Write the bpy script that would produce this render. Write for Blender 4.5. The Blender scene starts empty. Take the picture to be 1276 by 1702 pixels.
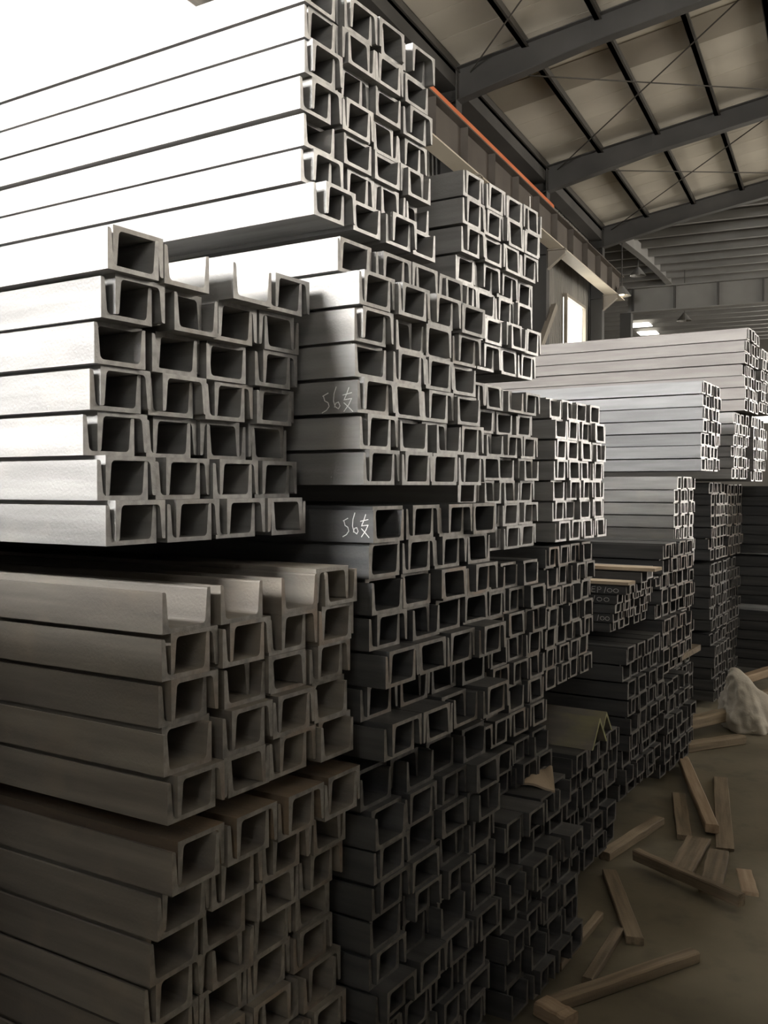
import bpy, bmesh, math, random
from mathutils import Vector, Matrix, noise

random.seed(7)
scn = bpy.context.scene
COL = scn.collection

# ------------------------------------------------------------------ camera
F_PX = 1600.0
cam_d = bpy.data.cameras.new('camera')
cam_d.sensor_fit = 'VERTICAL'
cam_d.sensor_height = 36.0
cam_d.lens = 36.0 * F_PX / 1702.0
cam_d.clip_start = 0.02
cam_d.clip_end = 400
cam = bpy.data.objects.new('camera', cam_d)
COL.objects.link(cam)
cam.location = (0, 0, 1.2)
cam.rotation_euler = (math.radians(90) - math.atan(43 / F_PX), 0, math.radians(32.2))
scn.camera = cam

# ------------------------------------------------------------------ world, exposure
w = bpy.data.worlds.new('sky')
scn.world = w
w.use_nodes = True
w.node_tree.nodes['Background'].inputs[0].default_value = (0.90, 0.95, 1.0, 1)
w.node_tree.nodes['Background'].inputs[1].default_value = 1.0
vs = scn.view_settings
vs.view_transform = 'Standard'
vs.look = 'None'
vs.gamma = 1.0
vs.use_curve_mapping = False
vs.exposure = 0.0
scn.cycles.use_denoising = True
scn.cycles.max_bounces = 7
scn.cycles.diffuse_bounces = 5
scn.cycles.glossy_bounces = 4
scn.cycles.sample_clamp_indirect = 6.0

# daylight strengths of the window openings
GABLE_LIGHT = 108.0      # tall window in the gable behind the camera
GABLE_FILL_LIGHT = 7.0    # added fill window there, brightens the stack sides facing the camera
SIDE_LIGHT = 5.5        # window band along the right wall
GATE_LIGHT = 16.0       # open gate far down on the right
FAR_LIGHT = 9.0         # window band in the far wall
LEFT_LIGHT = 6.0      # window high in the left wall
SMALL_LIGHT = 5.0       # small window in the left wall

BA = math.radians(6.9)  # the hall stands at a slight angle to the stacks


# ------------------------------------------------------------------ materials
def new_mat(name):
    m = bpy.data.materials.new(name)
    m.use_nodes = True
    nt = m.node_tree
    return m, nt, nt.nodes['Principled BSDF']


def N(nt, kind, **kw):
    n = nt.nodes.new(kind)
    for k, v in kw.items():
        setattr(n, k, v)
    return n


def noisy(name, c1, c2, scale=(1, 1, 1), rough=0.6, metal=0.0, bump=0.0, bscale=200, detail=5,
          vary=0.0, contrast=(0.35, 0.65), spec=0.5, c3=None, c3amt=0.0):
    m, nt, p = new_mat(name)
    tc = N(nt, 'ShaderNodeTexCoord')
    oi = N(nt, 'ShaderNodeObjectInfo')
    gi = N(nt, 'ShaderNodeNewGeometry')
    add = N(nt, 'ShaderNodeMath', operation='ADD')
    nt.links.new(oi.outputs['Random'], add.inputs[0])
    nt.links.new(gi.outputs['Random Per Island'], add.inputs[1])
    fr = N(nt, 'ShaderNodeMath', operation='FRACT')
    nt.links.new(add.outputs[0], fr.inputs[0])
    mul = N(nt, 'ShaderNodeMath', operation='MULTIPLY')
    mul.inputs[1].default_value = 37.0
    nt.links.new(fr.outputs[0], mul.inputs[0])
    va = N(nt, 'ShaderNodeVectorMath', operation='ADD')
    nt.links.new(tc.outputs['Object'], va.inputs[0])
    nt.links.new(mul.outputs[0], va.inputs[1])
    mp = N(nt, 'ShaderNodeMapping')
    mp.inputs['Scale'].default_value = scale
    nt.links.new(va.outputs[0], mp.inputs[0])
    no = N(nt, 'ShaderNodeTexNoise')
    no.inputs['Scale'].default_value = 1.0
    no.inputs['Detail'].default_value = detail
    nt.links.new(mp.outputs[0], no.inputs[0])
    cr = N(nt, 'ShaderNodeValToRGB')
    cr.color_ramp.elements[0].position = contrast[0]
    cr.color_ramp.elements[1].position = contrast[1]
    cr.color_ramp.elements[0].color = (*c1, 1)
    cr.color_ramp.elements[1].color = (*c2, 1)
    nt.links.new(no.outputs[0], cr.inputs[0])
    out = cr.outputs[0]
    if c3:
        n3 = N(nt, 'ShaderNodeTexNoise')
        n3.inputs['Scale'].default_value = 9.0
        n3.inputs['Detail'].default_value = 8
        nt.links.new(va.outputs[0], n3.inputs[0])
        r3 = N(nt, 'ShaderNodeValToRGB')
        r3.color_ramp.elements[0].position = 0.52
        r3.color_ramp.elements[1].position = 0.72
        r3.color_ramp.elements[1].color = (c3amt,) * 3 + (1,)
        nt.links.new(n3.outputs[0], r3.inputs[0])
        mx = N(nt, 'ShaderNodeMix', data_type='RGBA')
        nt.links.new(r3.outputs[0], mx.inputs[0])
        nt.links.new(out, mx.inputs[6])
        mx.inputs[7].default_value = (*c3, 1)
        out = mx.outputs[2]
    if vary:
        hs = N(nt, 'ShaderNodeHueSaturation')
        mr = N(nt, 'ShaderNodeMapRange')
        mr.inputs['To Min'].default_value = 1 - vary
        mr.inputs['To Max'].default_value = 1 + vary
        nt.links.new(fr.outputs[0], mr.inputs[0])
        nt.links.new(mr.outputs[0], hs.inputs['Value'])
        nt.links.new(out, hs.inputs['Color'])
        out = hs.outputs[0]
    nt.links.new(out, p.inputs['Base Color'])
    p.inputs['Roughness'].default_value = rough
    p.inputs['Metallic'].default_value = metal
    p.inputs['Specular IOR Level'].default_value = spec
    if bump:
        nb = N(nt, 'ShaderNodeTexNoise')
        nb.inputs['Scale'].default_value = bscale
        nb.inputs['Detail'].default_value = 4
        nt.links.new(va.outputs[0], nb.inputs[0])
        bp = N(nt, 'ShaderNodeBump')
        bp.inputs['Strength'].default_value = bump
        bp.inputs['Distance'].default_value = 0.002
        nt.links.new(nb.outputs[0], bp.inputs['Height'])
        nt.links.new(bp.outputs[0], p.inputs['Normal'])
    return m


def emit(name, col, strength):
    m, nt, p = new_mat(name)
    p.inputs['Base Color'].default_value = (0.8, 0.8, 0.8, 1)
    p.inputs['Emission Color'].default_value = (*col, 1)
    p.inputs['Emission Strength'].default_value = strength
    return m


STEEL = noisy('mill_scale_steel', (0.20, 0.195, 0.19), (0.30, 0.295, 0.285), (3, 30, 40), 0.55, 0.25,
              0.25, 260, vary=0.14, c3=(0.36, 0.33, 0.29), c3amt=0.35)
STEEL_B = noisy('brownish_steel', (0.16, 0.143, 0.125), (0.24, 0.22, 0.19), (3, 30, 40), 0.6, 0.2,
                0.3, 260, vary=0.12, c3=(0.30, 0.25, 0.19), c3amt=0.4)
STEEL_D = noisy('shaded_mill_scale_steel', (0.065, 0.066, 0.068), (0.11, 0.11, 0.11), (3, 30, 40), 0.5, 0.3,
                0.25, 260, vary=0.15)  # darker mill scale; part of the low bundles' shade is in this colour
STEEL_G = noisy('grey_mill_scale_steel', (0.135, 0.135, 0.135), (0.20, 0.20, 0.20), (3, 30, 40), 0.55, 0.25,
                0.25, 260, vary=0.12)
RUST = noisy('rusty_steel', (0.13, 0.10, 0.075), (0.22, 0.165, 0.11), (6, 20, 40), 0.75, 0.1,
             0.5, 200, vary=0.12, c3=(0.33, 0.21, 0.10), c3amt=0.7)
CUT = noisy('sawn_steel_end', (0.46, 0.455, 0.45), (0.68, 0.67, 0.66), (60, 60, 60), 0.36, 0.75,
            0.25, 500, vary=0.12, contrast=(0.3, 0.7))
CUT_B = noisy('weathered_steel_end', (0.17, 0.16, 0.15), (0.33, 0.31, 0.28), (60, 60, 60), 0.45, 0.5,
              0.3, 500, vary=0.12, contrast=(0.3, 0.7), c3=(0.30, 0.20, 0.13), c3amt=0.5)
CUT_M = noisy('half_lit_steel_end', (0.25, 0.245, 0.238), (0.42, 0.41, 0.395), (60, 60, 60), 0.42, 0.65,
              0.25, 500, vary=0.15, contrast=(0.3, 0.7), c3=(0.30, 0.23, 0.17), c3amt=0.3)  # ends toned down to carry the weaker light below the top bundles
CUT_D = noisy('shaded_steel_end', (0.085, 0.08, 0.075), (0.19, 0.18, 0.165), (60, 60, 60), 0.45, 0.5,
              0.3, 500, vary=0.2, contrast=(0.3, 0.7))  # darkest ends, shade of the lowest bundles put into the colour
STEEL_P = noisy('pinkish_grey_steel', (0.115, 0.103, 0.094), (0.16, 0.147, 0.135), (3, 30, 40), 0.55, 0.2,
                0.25, 260, vary=0.10)
PANEL = noisy('wall_sheet', (0.25, 0.235, 0.215), (0.32, 0.30, 0.27), (0.6, 3, 0.25), 0.6, 0.0, vary=0.06)
ROOFP = noisy('roof_sheet', (0.46, 0.415, 0.34), (0.56, 0.51, 0.42), (0.5, 0.5, 0.5), 0.7, 0.0, vary=0.05)
ROOFS = noisy('stained_roof_sheet', (0.24, 0.205, 0.165), (0.30, 0.265, 0.21), (0.5, 0.5, 0.5), 0.7, 0.0)
FRAME = noisy('grey_painted_frame', (0.052, 0.049, 0.045), (0.082, 0.077, 0.071), (0.7, 0.7, 0.7), 0.55, 0.0)
FRAME_L = noisy('light_grey_paint', (0.24, 0.23, 0.215), (0.31, 0.30, 0.28), (0.7, 0.7, 0.7), 0.55, 0.0)
PURL = noisy('dark_purlin', (0.05, 0.045, 0.038), (0.08, 0.072, 0.062), (0.7, 0.7, 0.7), 0.6, 0.0)
BEIGE = noisy('beige_paint', (0.30, 0.265, 0.22), (0.38, 0.34, 0.28), (1, 1, 1), 0.55, 0.0)
BROWN = noisy('brown_beam_paint', (0.10, 0.083, 0.07), (0.14, 0.12, 0.10), (0.8, 0.8, 0.8), 0.6, 0.0)
CREAM = noisy('cream_flange_paint', (0.72, 0.64, 0.52), (0.82, 0.74, 0.61), (1, 1, 1), 0.5, 0.0)
ORANGE = noisy('orange_paint', (0.78, 0.20, 0.075), (0.88, 0.27, 0.11), (1, 1, 1), 0.5, 0.0)
CONC = noisy('dusty_concrete', (0.12, 0.104, 0.07), (0.21, 0.182, 0.125), (1.6, 1.6, 1.6), 0.8, 0.0,
             0.4, 60, detail=9, c3=(0.09, 0.08, 0.06), c3amt=0.6)
WOOD = noisy('old_timber', (0.16, 0.125, 0.085), (0.28, 0.22, 0.15), (4, 60, 60), 0.8, 0.0, 0.5, 120, vary=0.25)
WOOD_P = noisy('pale_timber', (0.36, 0.26, 0.17), (0.50, 0.38, 0.26), (4, 60, 60), 0.75, 0.0, 0.4, 120, vary=0.1)
SACKM = noisy('woven_sack_cloth', (0.50, 0.46, 0.39), (0.66, 0.62, 0.54), (9, 9, 9), 0.85, 0.0, 0.8, 90,
              c3=(0.36, 0.31, 0.25), c3amt=0.6)
CHALK = noisy('chalk', (0.72, 0.72, 0.70), (0.88, 0.88, 0.86), (300, 300, 300), 0.9, 0.0)
OLIVE = noisy('olive_grey_steel', (0.17, 0.155, 0.135), (0.25, 0.225, 0.19), (5, 30, 30), 0.6, 0.1, c3=(0.38, 0.36, 0.15),
              c3amt=0.4)
OLIVE_E = noisy('olive_painted_end', (0.22, 0.22, 0.09), (0.33, 0.32, 0.14), (30, 30, 30), 0.6, 0.1)
CARD = noisy('pale_board', (0.46, 0.37, 0.27), (0.58, 0.48, 0.35), (6, 6, 6), 0.85, 0.0)
ROPE = noisy('wire_grey', (0.45, 0.42, 0.36), (0.55, 0.52, 0.46), (6, 6, 6), 0.6, 0.0)
LAMPM = noisy('lamp_aluminium', (0.55, 0.54, 0.52), (0.65, 0.64, 0.62), (6, 6, 6), 0.35, 0.6)
DAY_G = emit('daylight_gable', (1.0, 0.985, 0.96), GABLE_LIGHT)
DAY_S = emit('daylight_side', (1.0, 0.94, 0.84), SIDE_LIGHT)
DAY_T = emit('daylight_gate', (1.0, 0.95, 0.88), GATE_LIGHT)
DAY_L = emit('daylight_left', (1.0, 0.98, 0.95), LEFT_LIGHT)
FILL_H = emit('gable_fill_light', (1.0, 0.98, 0.95), GABLE_FILL_LIGHT)
DAY_F = emit('daylight_far', (1.0, 0.95, 0.84), FAR_LIGHT)
DAY_W = emit('daylight_small', (1.0, 0.96, 0.85), SMALL_LIGHT)
BULB = emit('lamp_bulb', (1.0, 0.9, 0.7), 8.0)


# ------------------------------------------------------------------ mesh helpers
class MB:
    def __init__(s):
        s.v, s.f, s.m = [], [], []

    def poly(s, pts, faces, mi=0):
        o = len(s.v)
        s.v += [tuple(p) for p in pts]
        for fc in faces:
            s.f.append([o + i for i in fc])
            s.m.append(mi)

    def box(s, x0, x1, y0, y1, z0, z1, mi=0, fn=None):
        p = [(x, y, z) for z in (z0, z1) for y in (y0, y1) for x in (x0, x1)]
        if fn:
            p = [fn(*q) for q in p]
        s.poly(p, [(0, 2, 3, 1), (4, 5, 7, 6), (0, 1, 5, 4), (2, 6, 7, 3), (0, 4, 6, 2), (1, 3, 7, 5)], mi)
        return s

    def prism(s, prof, a, b, axis='x', mi=0, capmi=None):
        """extrude closed 2D profile between a and b along axis"""
        n = len(prof)
        def P(t, q):
            if axis == 'x':
                return (t, q[0], q[1])
            if axis == 'y':
                return (q[0], t, q[1])
            return (q[0], q[1], t)
        o = len(s.v)
        s.v += [P(a, q) for q in prof] + [P(b, q) for q in prof]
        for i in range(n):
            j = (i + 1) % n
            s.f.append([o + i, o + j, o + n + j, o + n + i])
            s.m.append(mi)
        c = mi if capmi is None else capmi
        s.f.append([o + i for i in reversed(range(n))])
        s.m.append(c)
        s.f.append([o + n + i for i in range(n)])
        s.m.append(c)
        return s

    def tube(s, pts, r, n=6, mi=0):
        pts = [Vector(p) for p in pts]
        o = len(s.v)
        for k, p in enumerate(pts):
            d = (pts[min(k + 1, len(pts) - 1)] - pts[max(k - 1, 0)]).normalized()
            a = d.orthogonal().normalized() if k == 0 else (a - d * a.dot(d)).normalized()
            b = d.cross(a)
            for i in range(n):
                t = 2 * math.pi * i / n
                s.v.append(tuple(p + r * (math.cos(t) * a + math.sin(t) * b)))
        for k in range(len(pts) - 1):
            for i in range(n):
                j = (i + 1) % n
                s.f.append([o + k * n + i, o + k * n + j, o + (k + 1) * n + j, o + (k + 1) * n + i])
                s.m.append(mi)
        s.f.append([o + i for i in reversed(range(n))])
        s.m.append(mi)
        s.f.append([o + (len(pts) - 1) * n + i for i in range(n)])
        s.m.append(mi)
        return s

    def mesh(s, name, mats):
        me = bpy.data.meshes.new(name)
        me.from_pydata(s.v, [], s.f)
        for m in (mats if isinstance(mats, (list, tuple)) else [mats]):
            me.materials.append(m)
        me.polygons.foreach_set('material_index', s.m)
        bm = bmesh.new()
        bm.from_mesh(me)
        bmesh.ops.recalc_face_normals(bm, faces=bm.faces)
        bm.to_mesh(me)
        bm.free()
        me.update()
        return me

    def build(s, name, mats, parent=None):
        return link(name, s.mesh(name, mats), parent)


def link(name, data, parent=None, loc=(0, 0, 0), rot=(0, 0, 0)):
    o = bpy.data.objects.new(name, data)
    COL.objects.link(o)
    o.location = loc
    o.rotation_euler = rot
    if parent:
        o.parent = parent
    return o


def tag(o, label=None, cat=None, group=None, kind=None):
    if label:
        o['label'] = label
    if cat:
        o['category'] = cat
    if group:
        o['group'] = group
    if kind:
        o['kind'] = kind
    return o


def struct(o, label, cat):
    o.rotation_euler.z = BA
    return tag(o, label, cat, kind='structure')


# ================================================================== THE HALL
WX = -7.7            # inner face of the left wall (hall frame)
RX = 16.5            # right wall
Y0, Y1 = -3.6, 33.2
YF = 68.0
EAVE = 9.75
SL = 0.17
RIDGE = (WX + RX) / 2


def roofz(x):
    return EAVE + SL * (min(x, 2 * RIDGE - x) - WX)


# floor
fb = MB()
fb.box(-26, 30, Y0 - 1, YF + 1, -0.2, 0.0)
struct(fb.build('floor', CONC), 'dusty brown concrete floor of the warehouse', 'floor')

# left wall: backing with a window opening, sheet panels, columns, eave beam
wl = MB()
WY0, WY1, WZ0, WZ1 = 29.2, 31.5, 4.6, 7.0
for a, b, c, d in ((Y0, WY0, 0, EAVE + 0.3), (WY1, Y1 + 0.2, 0, EAVE + 0.3), (WY0, WY1, 0, WZ0), (WY0, WY1, WZ1, EAVE + 0.3)):
    wl.box(WX - 0.15, WX - 0.04, a, b, c, d)
wall_l = struct(wl.build('wall_left', PANEL), 'grey ribbed sheet wall with columns behind the stacks', 'wall')
# one ribbed sheet, 0.85 m wide
SHW = 0.85


def sheet_profile():
    pr = []
    x = 0.0
    for k in range(4):
        w0 = SHW / 4
        a = x + k * w0
        pr += [(a, 0.0), (a + w0 * 0.60, 0.0), (a + w0 * 0.70, 0.022), (a + w0 * 0.90, 0.022), (a + w0 * 0.985, 0.0)]
    return pr


def sheet_mesh(z0, z1, name):
    pr = sheet_profile()
    prof = [(WX - 0.04 + d, y) for y, d in pr] + [(WX - 0.04, SHW * 0.99), (WX - 0.0405, 0.0)]
    mb = MB()
    mb.prism([(p[0], p[1]) for p in prof], z0, z1, axis='z')
    return mb.mesh(name, PANEL)


full = sheet_mesh(0, EAVE + 0.25, 'wall_panel')
low = sheet_mesh(0, WZ0, 'wall_panel_below_window')
high = sheet_mesh(WZ1, EAVE + 0.25, 'wall_panel_above_window')
y = 14.75
while y < Y1 - 0.3:
    if y + SHW > WY0 + 0.1 and y < WY1 - 0.1:
        link('wall_panel', low, wall_l, (0, y, 0))
        link('wall_panel', high, wall_l, (0, y, 0))
    else:
        link('wall_panel', full, wall_l, (0, y, 0))
    y += SHW
# columns (H sections) standing against the wall
cm = MB()
cm.box(-0.012, 0.012, -0.01, 0.01, 0, 1)
COLS = [-1.4, 5.4, 12.2, 19.0, 25.8, 32.6]


def col_mesh():
    m = MB()
    zt = EAVE + 0.05
    m.box(WX + 0.01, WX + 0.03, -0.16, 0.16, 0, zt)
    m.box(WX + 0.43, WX + 0.45, -0.16, 0.16, 0, zt)
    m.box(WX + 0.03, WX + 0.43, -0.008, 0.008, 0, zt)
    for z in (1.5, 4.5, 7.5, 9.2):
        m.box(WX + 0.03, WX + 0.43, -0.15, 0.15, z, z + 0.012)
    return m.mesh('column', FRAME)


def corbel_mesh():
    m = MB()
    prof = [(WX + 0.45, 7.12), (WX + 0.45, 7.62), (WX + 0.92, 7.62), (WX + 0.92, 7.5)]
    m.prism(prof, -0.012, 0.012, axis='y')
    m.box(WX + 0.45, WX + 0.95, -0.10, 0.10, 7.60, 7.63)
    m.poly([(WX + 0.45, -0.09, 7.10), (WX + 0.92, -0.09, 7.48), (WX + 0.92, 0.09, 7.48), (WX + 0.45, 0.09, 7.10),
            (WX + 0.45, -0.09, 7.12), (WX + 0.92, -0.09, 7.50), (WX + 0.92, 0.09, 7.50), (WX + 0.45, 0.09, 7.12)],
           [(0, 1, 2, 3), (4, 7, 6, 5), (0, 4, 5, 1), (3, 2, 6, 7), (1, 5, 6, 2), (0, 3, 7, 4)])
    return m.mesh('corbel', BEIGE)


cmesh, kmesh = col_mesh(), corbel_mesh()
for cy_ in COLS:
    c = link('column', cmesh, wall_l, (0, cy_, 0))
    link('corbel', kmesh, c)
# brace in the wall bay at the second column in view
bm_ = MB()
bm_.tube([(-7.2, 26.3, 6.2), (-7.2, 22.9, 3.05)], 0.11, 4)
bm_.build('brace', BEIGE, wall_l)
bm_ = MB()
bm_.box(WX + 0.02, WX + 0.12, WY0 - 0.09, WY0, WZ0 - 0.1, WZ1 + 0.1)
bm_.box(WX + 0.02, WX + 0.12, WY1, WY1 + 0.09, WZ0 - 0.1, WZ1 + 0.1)
bm_.box(WX + 0.02, WX + 0.12, WY0, WY1, WZ1, WZ1 + 0.09)
bm_.box(WX + 0.02, WX + 0.12, WY0, WY1, WZ0 - 0.09, WZ0)
win1 = struct(bm_.build('window_1', BEIGE), 'bright small window in the left sheet wall above the far stacks', 'window')
bm_ = MB()
bm_.box(WX - 0.02, WX + 0.0, WY0, WY1, WZ0, WZ1)
bm_.build('pane', DAY_W, win1)

# eave beam along the wall
e = MB()
e.box(WX + 0.02, WX + 0.42, Y0, Y1, EAVE - 0.30, EAVE - 0.02)
e.build('eave_beam', FRAME, wall_l)

# right wall with a window band and an open gate, gable wall behind the camera, far wall
BZ0, BZ1 = 5.2, 8.6
wr = MB()
wr.box(RX, RX + 0.15, Y0, Y1 + 1.5, 0, BZ0)
wr.box(RX, RX + 0.15, Y0, YF, BZ1, EAVE + 2.5)
wr.box(RX, RX + 0.15, 46, YF, 0, BZ1)
wr.box(RX, RX + 0.15, Y1 + 1.5, 46, 6.2, BZ1)
struct(wr.build('wall_right', PANEL), 'grey sheet wall on the far side of the aisle', 'wall')


def window(n, label, mat, x0, x1, y0, y1, z0, z1, nm, along):
    f = MB()
    t = 0.06
    if along == 'y':
        for z in (z0, z1 - t):
            f.box(x0, x1, y0, y1, z, z + t)
        for k in range(nm + 1):
            yy = y0 + (y1 - y0 - t) * k / nm
            f.box(x0, x1, yy, yy + t, z0, z1)
    else:
        for z in (z0, z1 - t):
            f.box(x0, x1, y0, y1, z, z + t)
        for k in range(nm + 1):
            xx = x0 + (x1 - x0 - t) * k / nm
            f.box(xx, xx + t, y0, y1, z0, z1)
    o = struct(f.build('window_%d' % n, FRAME_L), label, 'window')
    p = MB()
    if along == 'y':
        p.box((x0 + x1) / 2, (x0 + x1) / 2 + 0.01, y0, y1, z0, z1)
    else:
        p.box(x0, x1, (y0 + y1) / 2, (y0 + y1) / 2 + 0.01, z0, z1)
    p.build('pane', mat, o)
    return o


window(2, 'long window band high in the right wall', DAY_S, RX, RX + 0.1, Y0, Y1 + 1.5, BZ0, BZ1, 24, 'y')
window(3, 'tall bright gate opening far down the right side', DAY_T, RX, RX + 0.1, Y1 + 1.5, 46, 0, 6.2, 4, 'y')
GX0, GX1, GZ0, GZ1 = -4.8, -1.9, 2.7, 4.9
HX0, HX1 = 0.4, 3.0
wg = MB()
for a, b, c, d in ((WX, GX0, 0, 12.5), (GX1, HX0, 0, 12.5), (HX1, RX, 0, 12.5), (GX0, GX1, 0, GZ0), (GX0, GX1, GZ1, 12.5),
                   (HX0, HX1, 0, GZ0), (HX0, HX1, GZ1, 12.5)):
    wg.box(a, b, Y0 - 0.15, Y0, c, d)
struct(wg.build('wall_near', PANEL), 'gable wall with a tall window at the near end', 'wall')
window(4, 'tall sunlit window in the near gable wall', DAY_G, GX0, GX1, Y0 - 0.1, Y0, GZ0, GZ1, 3, 'x')
window(6, 'glaring window high in the left wall behind the tall bundle', DAY_L, WX + 0.0, WX + 0.06, 0.5, 12.6, 4.2, 7.5, 1, 'y')
window(7, 'added fill window beside the tall one in the near gable wall', FILL_H, HX0, HX1, Y0 - 0.1, Y0, GZ0, GZ1, 3, 'x')  # unseen, put in as fill light
FX0, FX1, FZ0, FZ1 = -5.2, 10.0, 5.3, 8.6
wf = MB()
for a, b, c, d in ((-26, FX0, 0, 14), (FX1, 30, 0, 14), (FX0, FX1, 0, FZ0), (FX0, FX1, FZ1, 14)):
    wf.box(a, b, YF, YF + 0.15, c, d)
struct(wf.build('wall_far', PANEL), 'pale sheet wall at the far end of the hall', 'wall')
window(5, 'wide glaring window band in the far end wall', DAY_F, FX0, FX1, YF, YF + 0.1, FZ0, FZ1, 8, 'x')
wb = MB()
wb.box(-26.15, -26, Y1, YF, 0, 13)
wb.box(-26, WX - 0.05, Y1 + 0.05, Y1 + 0.2, 0, 13)
struct(wb.build('wall_back', PANEL), 'sheet wall closing the cross bay on the left', 'wall')

# roof of the main bay: deck, sheets, rafters, purlins, brace rods
rf = MB()
for x0, x1 in ((WX - 0.2, RIDGE), (RIDGE, RX + 0.2)):
    rf.box(x0, x1, Y0 - 0.2, Y1, 0, 0.06, fn=lambda x, y, z: (x, y, roofz(x) + 0.25 + z))
ceil = struct(rf.build('ceiling', ROOFP), 'beige sheet roof on dark rafters and purlins', 'ceiling')


def roof_sheet(y0, y1, mat):
    m = MB()
    m.box(WX, RIDGE, y0, y1, 0, 0.02, fn=lambda x, y, z: (x, y, roofz(x) + 0.225 + z))
    return m.build('roof_panel', mat, ceil)


y = 14.0
while y < Y1 - 0.2:
    y1 = min(y + 1.0, Y1)
    roof_sheet(y, y1 - 0.012, ROOFP)
    y = y1
for y0 in (20.75, 13.9):
    m = MB()
    m.box(WX, RIDGE, y0, y0 + 1.25, 0, 0.02, fn=lambda x, y, z: (x, y, roofz(x) + 0.20 + z))
    m.build('stained_roof_panel', ROOFS, ceil)


def rafter_mesh():
    m = MB()
    xs = [WX + 0.3, WX + 3.2, RIDGE]
    dep = [0.66, 0.48, 0.46]
    for (xa, xb, da, db) in ((xs[0], xs[1], dep[0], dep[1]), (xs[1], xs[2], dep[1], dep[2])):
        za, zb = roofz(xa) + 0.04, roofz(xb) + 0.04
        for (o0, o1, hw) in ((0, 0.02, 0.13), (None, None, 0.008), ('b', 'b', 0.13)):
            if o0 is None:
                lo = (za - da, zb - db)
                hi = (za, zb)
            elif o0 == 'b':
                lo = (za - da - 0.02, zb - db - 0.02)
                hi = (za - da, zb - db)
            else:
                lo = (za, zb)
                hi = (za + 0.02, zb + 0.02)
            m.poly([(xa, -hw, lo[0]), (xb, -hw, lo[1]), (xb, hw, lo[1]), (xa, hw, lo[0]),
                    (xa, -hw, hi[0]), (xb, -hw, hi[1]), (xb, hw, hi[1]), (xa, hw, hi[0])],
                   [(0, 1, 2, 3), (4, 7, 6, 5), (0, 4, 5, 1), (3, 2, 6, 7), (1, 5, 6, 2), (0, 3, 7, 4)])
    return m.mesh('rafter', FRAME)


rm = rafter_mesh()
for cy_ in COLS:
    link('rafter', rm, ceil, (0, cy_, 0))
for k in range(9):
    bx = -5.85 + 1.47 * k - 1.47
    if bx < WX + 0.2 or bx > RIDGE:
        continue
    z = roofz(bx)
    m = MB()
    m.box(bx - 0.05, bx + 0.05, Y0, Y1, z - 0.02, z + 0.2)
    m.box(bx - 0.05, bx + 0.10, Y0, Y1, z - 0.02, z + 0.0)
    m.box(bx - 0.10, bx + 0.05, Y0, Y1, z + 0.18, z + 0.2)
    m.build('purlin', PURL, ceil)
for ya, yb in ((19.0, 25.8), (12.2, 19.0), (25.8, 32.6)):
    for xa, xb in ((-7.0, -0.9), (-0.9, 4.3)):
        for s_ in (0, 1):
            p, q = ((xa, ya), (xb, yb)) if s_ else ((xa, yb), (xb, ya))
            m = MB()
            m.tube([(p[0], p[1], roofz(p[0]) - 0.1), (q[0], q[1], roofz(q[0]) - 0.1)], 0.016, 5)
            m.build('brace_rod', PURL, ceil)

# cross bay beyond: its own roof with close purlins running the other way
cr_ = MB()
cr_.box(-26, 30, Y1, YF, 10.9, 11.0)
cr_.box(-26, 30, Y1 - 0.06, Y1 + 0.04, 10.6, 14.2)
cbay = tag(cr_.build('ceiling', PURL), 'dark ribbed roof of the cross bay beyond the third rafter', 'ceiling', kind='structure')
cbay.rotation_euler.z = BA
for k in range(22):
    yy = 34.5 + 1.5 * k
    m = MB()
    m.box(-25, 29, yy - 0.01, yy + 0.01, 10.62, 10.89)
    m.box(-25, 29, yy - 0.01, yy + 0.16, 10.60, 10.62)
    m.build('purlin', FRAME_L, cbay)
for bx in (-7.2, 0.2, 7.4):
    m = MB()
    n = 10
    for i in range(n):
        a, b = 33.6 + 13 * i / n, 33.6 + 13 * (i + 1) / n
        la, lb = (9.85 + 0.65 * math.sin(0.5 * math.pi * i / n)), (9.85 + 0.65 * math.sin(0.5 * math.pi * (i + 1) / n))
        for hw, da, db in ((0.01, 0.55, 0.55), (0.14, 0.02, 0.02)):
            m.poly([(bx - hw, a, la), (bx + hw, a, la), (bx + hw, b, lb), (bx - hw, b, lb),
                    (bx - hw, a, la + da), (bx + hw, a, la + da), (bx + hw, b, lb + db), (bx - hw, b, lb + db)],
                   [(0, 3, 2, 1), (4, 5, 6, 7), (0, 1, 5, 4), (3, 7, 6, 2), (1, 2, 6, 5), (0, 4, 7, 3)])
    m.build('rafter', FRAME_L, cbay)
for bx, yy in ((-10.5, 57.0), (-10.65, 60.2), (-10.8, 63.2)):
    m = MB()
    m.box(bx - 0.55, bx + 0.55, yy - 0.62, yy + 0.62, 10.50, 10.56)
    m.build('skylight', DAY_W, cbay)

# crane runway beam along the left wall
CBX = -7.0
cb = bpy.data.objects.new('crane_runway_beam', None)
COL.objects.link(cb)
cb.rotation_euler.z = BA
cb.location = (0, 0, 0)
tag(cb, 'brown crane runway beam with orange rail along the left wall', 'beam')
m = MB()
m.box(CBX - 0.01, CBX + 0.01, Y0 + 0.1, 33.9, 7.66, 8.42)
m.box(CBX - 0.18, CBX + 0.18, Y0 + 0.1, 33.9, 8.42, 8.45)
m.build('web', BROWN, cb)
m = MB()
m.box(CBX - 0.20, CBX + 0.20, Y0 + 0.1, 33.9, 7.63, 7.66)
m.build('bottom_flange', CREAM, cb)
m = MB()
m.box(CBX - 0.03, CBX + 0.16, Y0 + 0.1, 24.9, 8.45, 8.56)
m.build('rail', ORANGE, cb)
m = MB()
m.box(CBX - 0.03, CBX + 0.10, 24.9, 33.9, 8.45, 8.52)
m.build('rail', BROWN, cb)
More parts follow.
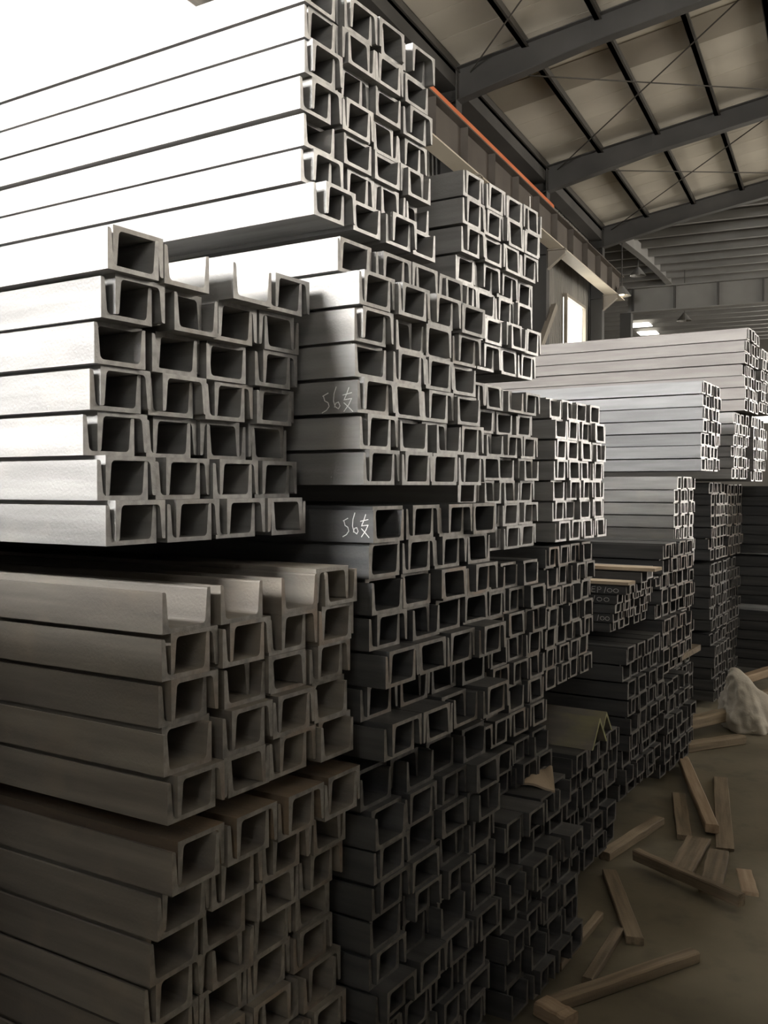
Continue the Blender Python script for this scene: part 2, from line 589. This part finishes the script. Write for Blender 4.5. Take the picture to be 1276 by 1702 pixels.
sm = MB()
sm.box(CBX + 0.01, CBX + 0.17, -0.006, 0.006, 7.66, 8.42)
sme = sm.mesh('stiffener', BROWN)
for k in range(11):
    link('stiffener', sme, cb, (0, 15.0 + 1.7 * k, 0))

# girder crossing the far bay
gd = bpy.data.objects.new('cross_girder', None)
COL.objects.link(gd)
gd.rotation_euler.z = BA
tag(gd, 'grey plate girder with stiffeners crossing the far bay', 'beam')
m = MB()
m.box(-7.2, 16.3, 36.49, 36.51, 7.66, 8.50)
m.build('web', FRAME_L, gd)
m = MB()
m.box(-7.2, 16.3, 36.3, 36.7, 7.62, 7.66)
m.build('flange', FRAME_L, gd)
m = MB()
m.box(-7.2, 16.3, 36.3, 36.7, 8.50, 8.54)
m.build('flange', FRAME_L, gd)
sm = MB()
sm.box(-0.03, 0.03, 36.3, 36.49, 7.66, 8.50)
sme = sm.mesh('stiffener', FRAME)
for k in range(16):
    link('stiffener', sme, gd, (-7.0 + 1.5 * k, 0, 0))
m = MB()
m.box(-7.45, -7.05, 36.3, 36.7, 0, 7.62)
m.build('post', FRAME, gd)
m = MB()
m.box(15.9, 16.3, 36.3, 36.7, 0, 7.62)
m.build('post', FRAME, gd)


# pendant lamps
def lamp(bx, by, z, top, lit, label):
    r = bpy.data.objects.new('pendant_lamp', None)
    COL.objects.link(r)
    v = Matrix.Rotation(BA, 3, 'Z') @ Vector((bx, by, z))
    r.location = v
    tag(r, label, 'lamp', 'bay lamps hanging in the far bay')
    n = 16
    sh = MB()
    prof = [(0.05, 0.34), (0.09, 0.30), (0.20, 0.16), (0.31, 0.02), (0.33, 0.0), (0.31, 0.0), (0.19, 0.14), (0.08, 0.28)]
    pts = []
    for (rr, zz) in prof:
        for i in range(n):
            t = 2 * math.pi * i / n
            pts.append((rr * math.cos(t), rr * math.sin(t), zz))
    fs = []
    for k in range(len(prof) - 1):
        for i in range(n):
            j = (i + 1) % n
            fs.append((k * n + i, k * n + j, (k + 1) * n + j, (k + 1) * n + i))
    sh.poly(pts, fs)
    sh.build('lamp_shade', LAMPM, r)
    b = MB()
    b.tube([(0, 0, 0.03), (0, 0, 0.10), (0, 0, 0.18), (0, 0, 0.27)], 0.085, 10)
    b.build('bulb', BULB if lit else LAMPM, r)
    d = MB()
    d.tube([(0, 0, 0.33), (0, 0, top - z)], 0.02, 6)
    d.build('hanger', FRAME, r)
    return r


lamp(-6.8, 33.4, 7.70, 9.85, True, 'lit pendant lamp glowing at the end of the runway beam')
lamp(-7.5, 40.0, 9.75, 10.9, False, 'unlit pendant lamp hanging left of the far curved rafter')
lamp(-6.23, 44.0, 8.45, 10.9, False, 'unlit pendant lamp seen just below the cross girder')

# ================================================================== STEEL CHANNELS
LEN = 6.0


def channel_profile(W, B, t, tr=0.0098, tt=0.0064, r=0.0065):
    """U section, web at the bottom, tapered flanges with rounded roots and toes"""
    def arc(cx, cy, a0, a1, n, rad):
        return [(cx + rad * math.cos(math.radians(a0 + (a1 - a0) * i / n)),
                 cy + rad * math.sin(math.radians(a0 + (a1 - a0) * i / n))) for i in range(n + 1)]
    rt = 0.0028
    right = [(W, 0), (W, B)] + arc(W - tt + rt, B - rt, 90, 180, 2, rt)
    right += arc(W - tr - r, t + r, 0, -90, 4, r)
    left = [(W - x, y_) for x, y_ in reversed(right)]
    return right + left


_ch = {}


def channel_mesh(W, H, mats):
    k = (W, H, mats[0].name, mats[1].name)
    if k not in _ch:
        t = H * 0.105
        pr = channel_profile(W, H - t, t)
        _ch[k] = MB().prism(pr, -LEN, 0.0, 'x', 0, 1).mesh('steel_channel', list(mats))
    return _ch[k]


ORD = ['first', 'second', 'third', 'fourth', 'fifth', 'sixth', 'seventh', 'eighth', 'ninth']
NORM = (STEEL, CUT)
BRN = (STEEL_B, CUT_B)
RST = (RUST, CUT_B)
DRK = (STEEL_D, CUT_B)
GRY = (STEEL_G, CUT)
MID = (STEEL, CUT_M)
SHD = (STEEL_D, CUT_D)
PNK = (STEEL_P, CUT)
rest = MB()                       # all further channels, beyond the three hundred that show largest
rest_v, rest_f, rest_m = [], [], []
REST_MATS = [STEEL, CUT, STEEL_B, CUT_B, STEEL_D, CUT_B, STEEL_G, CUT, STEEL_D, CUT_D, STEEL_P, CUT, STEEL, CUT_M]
made = {}


def put(W, H, x, yv, z, flip, mats, single, label=None, group=None, key=None, roll=0.0, yaw=0.0):
    me = channel_mesh(W, H, mats)
    B = H - H * 0.105
    loc = (x, yv + (W if flip else 0), z + (B if flip else 0))
    rot = ((math.pi if flip else 0) + roll, 0, yaw)
    if single:
        o = link('steel_channel', me, None, loc, rot)
        tag(o, label, 'channel', group)
        if key:
            made[key] = o
        return o
    M = Matrix.Translation(loc) @ Matrix.Rotation(yaw, 4, 'Z') @ Matrix.Rotation(math.pi if flip else 0, 4, 'X')
    o = len(rest.v)
    rest.v += [tuple(M @ v.co) for v in me.vertices]
    base = {id(NORM): 0, id(BRN): 2, id(DRK): 4, id(GRY): 6, id(SHD): 8, id(PNK): 10, id(MID): 12}[id(mats)]
    for p in me.polygons:
        rest.f.append([o + i for i in p.vertices])
        rest.m.append(base + p.material_index)


def bundle(code, desc, X, Y, ztop, rows, cols=4, H=0.06, W=0.088, mats=NORM, xo=None, single=None, pattern=None,
           jit=0.007, rowjit=0.012, top_mats=None, seed=0, slack=0.0125, smax=0.012):
    """rows of interlocked channel pairs: one open side up, its partner turned over and set into it"""
    rnd = random.Random(seed or sum(map(ord, code)))
    t = H * 0.105
    for r in range(rows):
        z = ztop - H * (r + 1)
        dx = xo[r] if xo and r < len(xo) else rnd.uniform(-rowjit, rowjit)
        yv = Y + rnd.uniform(-0.004, 0.004)
        for c in range(cols):
            kind = pattern[r][c] if pattern and r in pattern else 'p'
            s_ = slack + rnd.random() ** 1.6 * smax
            rev = c > 0 and rnd.random() < 0.35
            yu, yn = (yv + s_, yv) if rev else (yv, yv + s_)
            xj = dx + rnd.uniform(-jit, jit) * (1 if c else 0.2)
            xk = dx + rnd.uniform(-jit, jit)
            if rnd.random() < 0.12:
                xk -= 0.018
            sg = single(r, c) if single else ''
            m_ = top_mats if (top_mats and r == 0) else mats
            if 'u' in kind or kind == 'p':
                put(W, H, X + xj, yu, z, False, mats, 'u' in sg,
                    'upturned steel channel, %s from left in %s row of the %s' % (ORD[c], ORD[r], desc),
                    'channels in the ' + desc, (code, r, c, 'u'))
            if 'n' in kind or kind == 'p':
                put(W, H, X + xk, yn, z + t, True, m_, 'n' in sg,
                    'downturned steel channel, %s from left in %s row of the %s' % (ORD[c], ORD[r], desc),
                    'channels in the ' + desc, (code, r, c, 'n'))
            yv += W + s_ + rnd.uniform(0.0008, 0.004)


both = lambda r, c: 'un'
# nearest column
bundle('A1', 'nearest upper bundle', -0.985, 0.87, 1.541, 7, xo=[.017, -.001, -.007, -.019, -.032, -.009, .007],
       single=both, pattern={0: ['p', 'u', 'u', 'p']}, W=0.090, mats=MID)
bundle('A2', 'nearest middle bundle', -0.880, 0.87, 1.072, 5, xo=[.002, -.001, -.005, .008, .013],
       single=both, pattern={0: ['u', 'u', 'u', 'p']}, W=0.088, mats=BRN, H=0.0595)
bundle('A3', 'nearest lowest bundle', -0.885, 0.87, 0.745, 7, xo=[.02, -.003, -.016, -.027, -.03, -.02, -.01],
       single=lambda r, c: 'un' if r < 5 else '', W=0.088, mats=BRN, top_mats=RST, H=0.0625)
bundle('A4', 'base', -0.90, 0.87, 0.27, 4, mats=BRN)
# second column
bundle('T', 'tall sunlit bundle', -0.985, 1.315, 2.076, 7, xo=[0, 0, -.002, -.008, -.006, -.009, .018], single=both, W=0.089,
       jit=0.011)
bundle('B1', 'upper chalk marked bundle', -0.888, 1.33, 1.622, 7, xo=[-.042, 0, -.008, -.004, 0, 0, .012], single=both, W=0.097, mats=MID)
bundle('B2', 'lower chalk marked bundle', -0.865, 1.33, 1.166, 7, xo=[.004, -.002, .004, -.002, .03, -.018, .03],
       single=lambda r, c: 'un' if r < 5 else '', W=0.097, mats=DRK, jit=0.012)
bundle('B3', 'b3', -0.87, 1.33, 0.715, 7, W=0.097, mats=SHD, jit=0.015, rowjit=0.02)
bundle('B4', 'b4', -0.88, 1.33, 0.27, 4, W=0.097, mats=SHD)
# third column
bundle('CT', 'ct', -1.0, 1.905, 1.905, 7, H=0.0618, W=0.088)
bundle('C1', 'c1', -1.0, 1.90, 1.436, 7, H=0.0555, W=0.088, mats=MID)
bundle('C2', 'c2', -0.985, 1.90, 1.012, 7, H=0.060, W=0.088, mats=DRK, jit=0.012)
bundle('C3', 'c3', -0.965, 1.90, 0.578, 2, H=0.055, W=0.088, mats=SHD, jit=0.012, rowjit=0.01)
bundle('C4', 'c4', -0.885, 1.88, 0.465, 7, W=0.088, mats=SHD, jit=0.015, rowjit=0.02, xo=[0.005, -.02, .02, 0, .02, .01, .03])
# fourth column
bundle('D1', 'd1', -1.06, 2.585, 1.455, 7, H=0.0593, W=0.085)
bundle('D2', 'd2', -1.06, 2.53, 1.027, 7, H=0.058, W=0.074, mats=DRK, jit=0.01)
bundle('D3', 'd3', -1.00, 2.55, 0.44, 6, W=0.088, mats=SHD, rowjit=0.02)
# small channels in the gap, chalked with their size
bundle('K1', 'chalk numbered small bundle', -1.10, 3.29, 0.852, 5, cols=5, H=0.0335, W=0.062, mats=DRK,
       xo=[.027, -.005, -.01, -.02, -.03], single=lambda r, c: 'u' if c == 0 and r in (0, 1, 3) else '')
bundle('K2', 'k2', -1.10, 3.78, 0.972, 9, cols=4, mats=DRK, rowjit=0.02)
bundle('K3', 'k3', -1.06, 3.25, 0.64, 9, cols=4, mats=SHD, rowjit=0.02)
bundle('K4', 'k4', -1.08, 3.78, 0.40, 6, cols=4, mats=SHD, rowjit=0.02)
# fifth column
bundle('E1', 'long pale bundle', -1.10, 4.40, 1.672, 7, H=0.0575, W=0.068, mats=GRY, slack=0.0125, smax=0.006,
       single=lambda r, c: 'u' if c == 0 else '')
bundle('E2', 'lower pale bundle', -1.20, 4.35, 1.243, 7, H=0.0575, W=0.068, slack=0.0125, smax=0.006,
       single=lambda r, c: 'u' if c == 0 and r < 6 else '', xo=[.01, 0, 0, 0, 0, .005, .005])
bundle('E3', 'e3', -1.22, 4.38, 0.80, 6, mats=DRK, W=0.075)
bundle('E4', 'e4', -1.22, 4.38, 0.41, 6, mats=SHD, W=0.075)
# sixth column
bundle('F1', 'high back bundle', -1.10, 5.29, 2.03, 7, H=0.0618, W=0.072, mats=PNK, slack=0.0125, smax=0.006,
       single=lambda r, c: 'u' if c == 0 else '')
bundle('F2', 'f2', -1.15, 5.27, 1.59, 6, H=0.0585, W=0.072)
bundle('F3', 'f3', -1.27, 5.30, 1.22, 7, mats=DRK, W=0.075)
bundle('F4', 'f4', -1.27, 5.30, 0.78, 6, mats=SHD, W=0.075)
bundle('F5', 'f5', -1.25, 5.30, 0.40, 6, mats=SHD, W=0.075)
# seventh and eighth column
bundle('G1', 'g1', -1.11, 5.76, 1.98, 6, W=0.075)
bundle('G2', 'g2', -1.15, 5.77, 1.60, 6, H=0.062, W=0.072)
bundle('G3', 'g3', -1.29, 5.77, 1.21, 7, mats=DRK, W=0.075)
bundle('G4', 'g4', -1.30, 5.77, 0.77, 6, mats=SHD, W=0.075)
bundle('G5', 'g5', -1.30, 5.77, 0.40, 6, mats=SHD, W=0.075)
bundle('I1', 'i1', -1.08, 6.32, 1.20, 7, mats=SHD)
bundle('I2', 'i2', -1.10, 6.32, 0.76, 5, mats=SHD)
bundle('I3', 'i3', -1.06, 6.32, 0.42, 6, mats=SHD)
# unseen stacks beside the camera, added to shade the near bundles' lower rows
bundle('N1', 'n1', -0.86, -0.17, 1.45, 7, mats=SHD)
bundle('N2', 'n2', -0.86, -0.17, 0.98, 8, mats=SHD)
bundle('N3', 'n3', -0.86, -0.17, 0.47, 7, mats=SHD)
# unseen stacks across the aisle, added to keep light off the lower bundles
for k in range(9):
    for zt, rw in ((0.47, 7), (0.98, 8), (1.50, 8), (2.02, 8), (2.54, 8)):
        if (k > 4 and zt > 1.6) or (k > 3 and zt > 2.1):
            continue
        bundle('R', 'r', 0.50 + LEN, -1.8 + 0.75 * k, zt, rw, mats=SHD)
rest_o = rest.build('steel_channels', REST_MATS)
tag(rest_o, 'further bundles of grey steel channels stacked behind and below the nearest ones', 'channels', kind='stuff')


# ------------------------------------------------------------------ chalk writing
def chalk(key, strokes, x0, z0, sc, name='chalk_writing', wd=0.0014, sz=None):
    """strokes in writing units, laid on the flat side of a channel"""
    ch = made.get(key)
    if not ch:
        return
    m = MB()
    sz = sz or sc
    yy = ch.location.y - 0.0004
    for st in strokes:
        for (a, b) in zip(st[:-1], st[1:]):
            ax, az, bx, bz = x0 + a[0] * sc, z0 + a[1] * sz, x0 + b[0] * sc, z0 + b[1] * sz
            dx, dz = bx - ax, bz - az
            l = math.hypot(dx, dz) or 1e-6
            nx, nz = -dz / l * wd / 2, dx / l * wd / 2
            ex, ez = dx / l * wd * .3, dz / l * wd * .3
            pts = [(ax - ex + nx, az - ez + nz), (ax - ex - nx, az - ez - nz), (bx + ex - nx, bz + ez - nz), (bx + ex + nx, bz + ez + nz)]
            m.poly([(p[0], yy, p[1]) for p in pts] + [(p[0], yy + 0.0006, p[1]) for p in pts],
                   [(0, 1, 2, 3), (4, 7, 6, 5), (0, 4, 5, 1), (1, 5, 6, 2), (2, 6, 7, 3), (3, 7, 4, 0)])
    o = m.build(name, CHALK, ch)
    o.matrix_parent_inverse = Matrix.Translation(-ch.location)
    o['label'] = 'white chalk writing'


def ring(cx, cz, rx, rz, a0=0, a1=360, n=10):
    return [(cx + rx * math.cos(math.radians(a0 + (a1 - a0) * i / n)), cz + rz * math.sin(math.radians(a0 + (a1 - a0) * i / n)))
            for i in range(n + 1)]


five = [[(0.02, 0.62), (0.22, 0.74)], [(0.05, 0.62), (0.10, 0.42), (0.22, 0.34), (0.26, 0.18), (0.16, 0.02), (0.0, -0.08)]]
six = [[(0.52, 0.98), (0.44, 0.70), (0.42, 0.40), (0.48, 0.16), (0.60, 0.06), (0.66, 0.18), (0.60, 0.34), (0.50, 0.30), (0.46, 0.14)]]
zhi = [[(0.76, 0.62), (1.08, 0.70)], [(0.98, 0.92), (0.90, 0.66), (0.82, 0.46)],
       [(0.80, 0.42), (1.08, 0.46), (0.98, 0.22), (0.80, -0.06)], [(0.80, 0.30), (0.96, 0.12), (1.12, -0.08)]]
one = lambda x: [[(x + 0.12, 0.75), (x, 0.0)]]
zero = lambda x: [ring(x + 0.2, 0.34, 0.18, 0.24)]
E_ = [[(0.3, 0.75), (0.05, 0.7), (0.02, 0.05), (0.28, 0.05)], [(0.04, 0.4), (0.24, 0.42)]]
P_ = [[(0.45, 0.0), (0.48, 0.72)], ring(0.58, 0.55, 0.13, 0.17, 100, -110, 8)]
two = [[(0.0, 0.6), (0.1, 0.72), (0.22, 0.62), (0.18, 0.42), (0.02, 0.12), (0.26, 0.08)]]


def shift(st, dx):
    return [[(a + dx, b) for a, b in s_] for s_ in st]


chalk(('B1', 4, 0, 'u'), five + six + zhi, -0.959, 1.327, 0.056, sz=0.040)
chalk(('B2', 0, 0, 'u'), five + six + zhi, -0.921, 1.118, 0.047, sz=0.038)
chalk(('K1', 0, 0, 'u'), E_ + P_ + one(0.95) + zero(1.15) + zero(1.6), -1.200, 0.8225, 0.050, wd=0.0016, sz=0.028)
chalk(('K1', 1, 0, 'u'), one(0.0) + zero(0.25) + zero(0.75), -1.193, 0.789, 0.052, wd=0.0016, sz=0.029)
chalk(('K1', 3, 0, 'u'), two + one(0.7) + zero(0.95) + zero(1.4), -1.206, 0.722, 0.041, wd=0.0016, sz=0.028)

# ------------------------------------------------------------------ loose bars on top of the low stack
def bar(name, x0, x1, y, z, prof, mats, label, cat, group=None, capmi=1):
    o = MB().prism(prof, x0, x1, 'x', 0, capmi).build(name, mats)
    o.location = (0, y, z)
    return tag(o, label, cat, group)


flat = [(0, 0), (0.08, 0), (0.08, 0.011), (0, 0.011)]
bar('flat_bar', -5.5, -1.065, 3.29, 0.853, flat, [CARD, CARD], 'thin pale edged board on the chalk numbered bundle', 'board')
put(0.075, 0.042, -1.05, 3.39, 0.853, False, DRK, True, 'single dark channel lying open side up behind the thin pale edged board', 'loose bars')
bar('flat_bar', -5.5, -1.005, 3.40, 0.8955, [(0, 0), (0.09, 0), (0.09, 0.012), (0, 0.012)], [CARD, CARD],
    'pale edged board laid across the single dark channel', 'board')
put(0.075, 0.05, -1.07, 3.52, 0.856, False, NORM, True, 'grey channel lying open side up behind the pale edged boards', 'loose bars')

# angle bars nested like a roof on the fourth stack
def angle_prof(w, t):
    c = math.cos(math.radians(52)) * w
    s_ = math.sin(math.radians(52)) * w
    return [(-c, 0), (0, s_), (c, 0), (c - t * 1.2, 0), (0, s_ - t * 1.5), (-c + t * 1.2, 0)]


for k, (yy, zz, lab) in enumerate(((2.70, 0.442, 'olive steel angle bar laid like a roof, uppermost of the nested pair'),
                                   (2.70, 0.432, 'olive steel angle bar tucked under the uppermost angle bar'))):
    if k == 1:
        continue
    bar('angle_bar', -5.6, -0.955, yy, zz, angle_prof(0.105, 0.009), [OLIVE, OLIVE_E], lab, 'angle bar', 'angle bars')
bar('angle_bar', -5.6, -0.985, 2.845, 0.442, angle_prof(0.085, 0.008), [OLIVE, OLIVE_E],
    'smaller olive angle bar lying just behind the larger one', 'angle bar', 'angle bars')

# card sheet on the third stack
m = MB()
g = 8
pts, fs = [], []
for i in range(g + 1):
    for j in range(g + 1):
        a, b = i / g, j / g
        pts.append((-0.965 + (0.09 - 0.06 * b) * a, 2.16 + 0.13 * b, 0.012 * math.sin(a * 2.2) * b + 0.004 * math.sin(5 * a + 3 * b)))
for lv in (0, 1):
    pass
top = [(p[0], p[1], p[2] + 0.006) for p in pts]
nq = len(pts)
for i in range(g):
    for j in range(g):
        q = [i * (g + 1) + j, i * (g + 1) + j + 1, (i + 1) * (g + 1) + j + 1, (i + 1) * (g + 1) + j]
        fs.append(q)
        fs.append([x + nq for x in reversed(q)])
edge = [i for i in range(g + 1)] + [i * (g + 1) + g for i in range(1, g + 1)] + [g * (g + 1) + j for j in range(g - 1, -1, -1)] + [i * (g + 1) for i in range(g - 1, 0, -1)]
for a, b in zip(edge, edge[1:] + edge[:1]):
    fs.append([a, b, b + nq, a + nq])
m.poly(pts + top, fs)
o = m.build('card_sheet', CARD)
o.location = (0, 0, 0.467)
tag(o, 'small tan card scrap with a lifted corner on a low dark stack', 'sheet')

# timber spacers between the bundles
def spacer(x, y0, y1, z0, z1, label='rough timber spacer lying in the gap between two bundles'):
    m = MB()
    m.box(-0.04, 0.04, -(y1 - y0) / 2, (y1 - y0) / 2, 0, z1 - z0)
    o = m.build('timber_spacer', WOOD)
    o.location = (x, (y0 + y1) / 2, z0)
    return tag(o, label, 'timber', 'timber spacers between bundles')


for (y0, y1, z0, z1, what) in ((0.87, 1.29, 1.072, 1.120, 'under the nearest upper bundle'), (0.87, 1.29, 0.0, 0.03, 'on the floor under the nearest stack'),
                               (1.33, 1.75, 1.166, 1.201, 'under the upper chalk marked bundle'), (1.33, 1.75, 1.622, 1.655, 'under the tall sunlit bundle'),
                               (1.33, 1.75, 0.715, 0.745, 'under the lower chalk marked bundle'), (1.33, 1.75, 0.0, 0.03, 'on the floor under the second stack'),
                               (1.90, 2.30, 1.437, 1.472, 'under the top bundle of the third stack'), (1.90, 2.30, 1.013, 1.046, 'in the middle of the third stack'),
                               (1.9, 2.3, 0.579, 0.591, 'low in the third stack'), (2.55, 2.95, 1.028, 1.039, 'in the middle of the fourth stack'),
                               (2.56, 2.64, 0.442, 0.62, 'low in the fourth stack'), (4.38, 4.72, 1.244, 1.269, 'under the long pale bundle'),
                               (5.3, 5.65, 1.22, 1.237, 'below the high back bundle')):
    for x, end in ((-1.9, 'aisle'), (-5.6, 'wall')):
        spacer(x, y0, y1, z0, z1, 'timber spacer %s, nearer its %s end' % (what, end))
spacer(-1.205, 4.36, 4.70, 0.413, 0.44, 'pale timber end poking out below the long pale bundles')

# ------------------------------------------------------------------ timber on the floor
def plank(name, a, b, w, t, mat, label, z=0.0, tilt=0.0, group='loose timber on the aisle floor'):
    a, b = Vector((a[0], a[1], 0)), Vector((b[0], b[1], 0))
    L = (b - a).length
    rnd = random.Random(label)
    bm = bmesh.new()
    nseg = 8
    rings = []
    for i in range(nseg + 1):
        x = -L / 2 + L * i / nseg
        e = 0.0 if 0 < i < nseg else rnd.uniform(-0.006, 0.006)
        ww = w / 2 * (1 + rnd.uniform(-0.05, 0.05))
        tt = t * (1 + rnd.uniform(-0.06, 0.03))
        c = min(w, t) * 0.12
        rings.append([bm.verts.new(p) for p in ((x + e, -ww + c, 0), (x - e, ww - c, 0), (x - e, ww, c), (x - e * .5, ww, tt - c),
                                                (x + e * .4, ww - c, tt), (x + e, -ww + c, tt), (x + e, -ww, tt - c), (x, -ww, c))])
    for i in range(nseg):
        for k in range(8):
            j = (k + 1) % 8
            bm.faces.new((rings[i][k], rings[i][j], rings[i + 1][j], rings[i + 1][k]))
    bm.faces.new(list(reversed(rings[0])))
    bm.faces.new(rings[-1])
    bmesh.ops.recalc_face_normals(bm, faces=bm.faces)
    me = bpy.data.meshes.new(name)
    bm.to_mesh(me)
    bm.free()
    me.materials.append(mat)
    mid = (a + b) / 2
    d = b - a
    o = link(name, me, None, (mid.x, mid.y, z), (0, -tilt, math.atan2(d.y, d.x)))
    return tag(o, label, 'plank', group)


plank('timber_beam', (-1.233, 4.579), (-1.083, 4.947), 0.065, 0.055, WOOD, 'squared timber beam resting against the white sack', z=0.04)
plank('timber_beam', (-1.154, 4.38), (-0.968, 4.669), 0.055, 0.04, WOOD, 'squared timber lying flat in front of the white sack')
plank('wooden_plank', (-1.097, 4.147), (-0.79, 3.362), 0.045, 0.03, WOOD_P, 'pale tan board, the brightest on the aisle floor', z=0.012, tilt=0.0)
plank('wooden_plank', (-1.00, 3.72), (-0.861, 3.277), 0.05, 0.018, WOOD, 'dark board left of the pale tan board')
plank('wooden_plank', (-0.917, 4.036), (-0.721, 3.249), 0.055, 0.012, WOOD, 'long dark board right of the pale tan board')
plank('wooden_plank', (-0.815, 3.285), (-0.792, 2.969), 0.075, 0.02, WOOD, 'wide short board below the end of the tan board')
plank('wooden_plank', (-0.73, 3.199), (-0.681, 2.881), 0.065, 0.02, WOOD, 'wide short board right of its twin below the tan board')
plank('wooden_plank', (-0.93, 2.972), (-0.575, 2.795), 0.03, 0.035, WOOD, 'thin batten lying crosswise over the middle of the aisle', z=0.02)
plank('wooden_plank', (-0.976, 2.853), (-0.77, 2.455), 0.045, 0.02, WOOD, 'stray board in mid aisle below the thin batten')
plank('wooden_plank', (-0.631, 3.098), (-0.578, 2.931), 0.045, 0.012, WOOD_P, 'short pale splintered board end near the right edge')
plank('wooden_plank', (-0.901, 2.553), (-0.891, 2.224), 0.022, 0.02, WOOD, 'narrow lath beside the stacks, the left one of two')
plank('wooden_plank', (-0.825, 2.493), (-0.804, 2.192), 0.026, 0.02, WOOD, 'narrow lath beside the stacks, the right one of two')
plank('timber_beam', (-0.839, 2.03), (-0.616, 2.452), 0.035, 0.03, WOOD, 'long low beam at the very front of the aisle')
plank('wooden_plank', (-1.031, 2.962), (-0.978, 3.384), 0.04, 0.03, WOOD, 'dark beam in the shade along the foot of the stacks')
plank('timber_block', (-0.852, 2.022), (-0.766, 1.992), 0.05, 0.035, WOOD_P, 'broken pale timber block at the bottom of the aisle')
plank('timber_beam', (-1.215, 5.882), (-1.06, 6.165), 0.06, 0.05, WOOD_P, 'pale beam leaning behind the white sack', z=0.06, tilt=0.12)
plank('wooden_plank', (-1.10, 5.62), (-1.00, 6.0), 0.05, 0.04, WOOD, 'short board under the pale beam behind the sack')

# ------------------------------------------------------------------ white sack
bm = bmesh.new()
nu, nv = 64, 44
rows_ = []
for j in range(nv + 1):
    v = j / nv
    ring_ = []
    for i in range(nu):
        u = 2 * math.pi * i / nu
        r = (1 - v) ** 0.75 * (0.16 + 0.02 * math.sin(3 * u)) + 0.008
        if v < 0.12:
            r *= 0.86 + 1.2 * v
        x = r * math.cos(u) * 0.95 - 0.07 * v
        yv = r * math.sin(u) * 0.8 - 0.03 * v
        z = 0.29 * v ** 0.92
        n = noise.noise(Vector((x * 14, yv * 14, z * 9)))
        n2 = noise.noise(Vector((x * 35 + 5, yv * 35, z * 20)))
        n3 = 1 - abs(noise.noise(Vector((x * 22 + 9, yv * 22, z * 16)))) * 2.4
        f = 1 + 0.16 * n + 0.10 * n2 + 0.13 * n3 * (0.3 + v)
        ring_.append(bm.verts.new((x * f, yv * f, max(z + 0.02 * n * (v > 0.05), 0.0))))
    rows_.append(ring_)
for j in range(nv):
    for i in range(nu):
        k = (i + 1) % nu
        bm.faces.new((rows_[j][i], rows_[j][k], rows_[j + 1][k], rows_[j + 1][i]))
bm.faces.new(list(reversed(rows_[0])))
bm.faces.new(rows_[-1])
me = bpy.data.meshes.new('sack')
bm.to_mesh(me)
bm.free()
me.materials.append(SACKM)
for p in me.polygons:
    p.use_smooth = True
o = link('sack', me, None, (-0.985, 4.98, 0))
tag(o, 'crumpled dirty white woven sack on the aisle floor', 'sack')

# thin wires hanging by the far bundle
m = MB()
m.tube([(-1.02, 2.33, 1.95), (-1.03, 2.36, 1.7), (-1.05, 2.38, 1.48)], 0.0012, 5)
o = m.build('tie_wire', ROPE)
tag(o, 'thin tie wire hanging beside the third stack', 'wire')
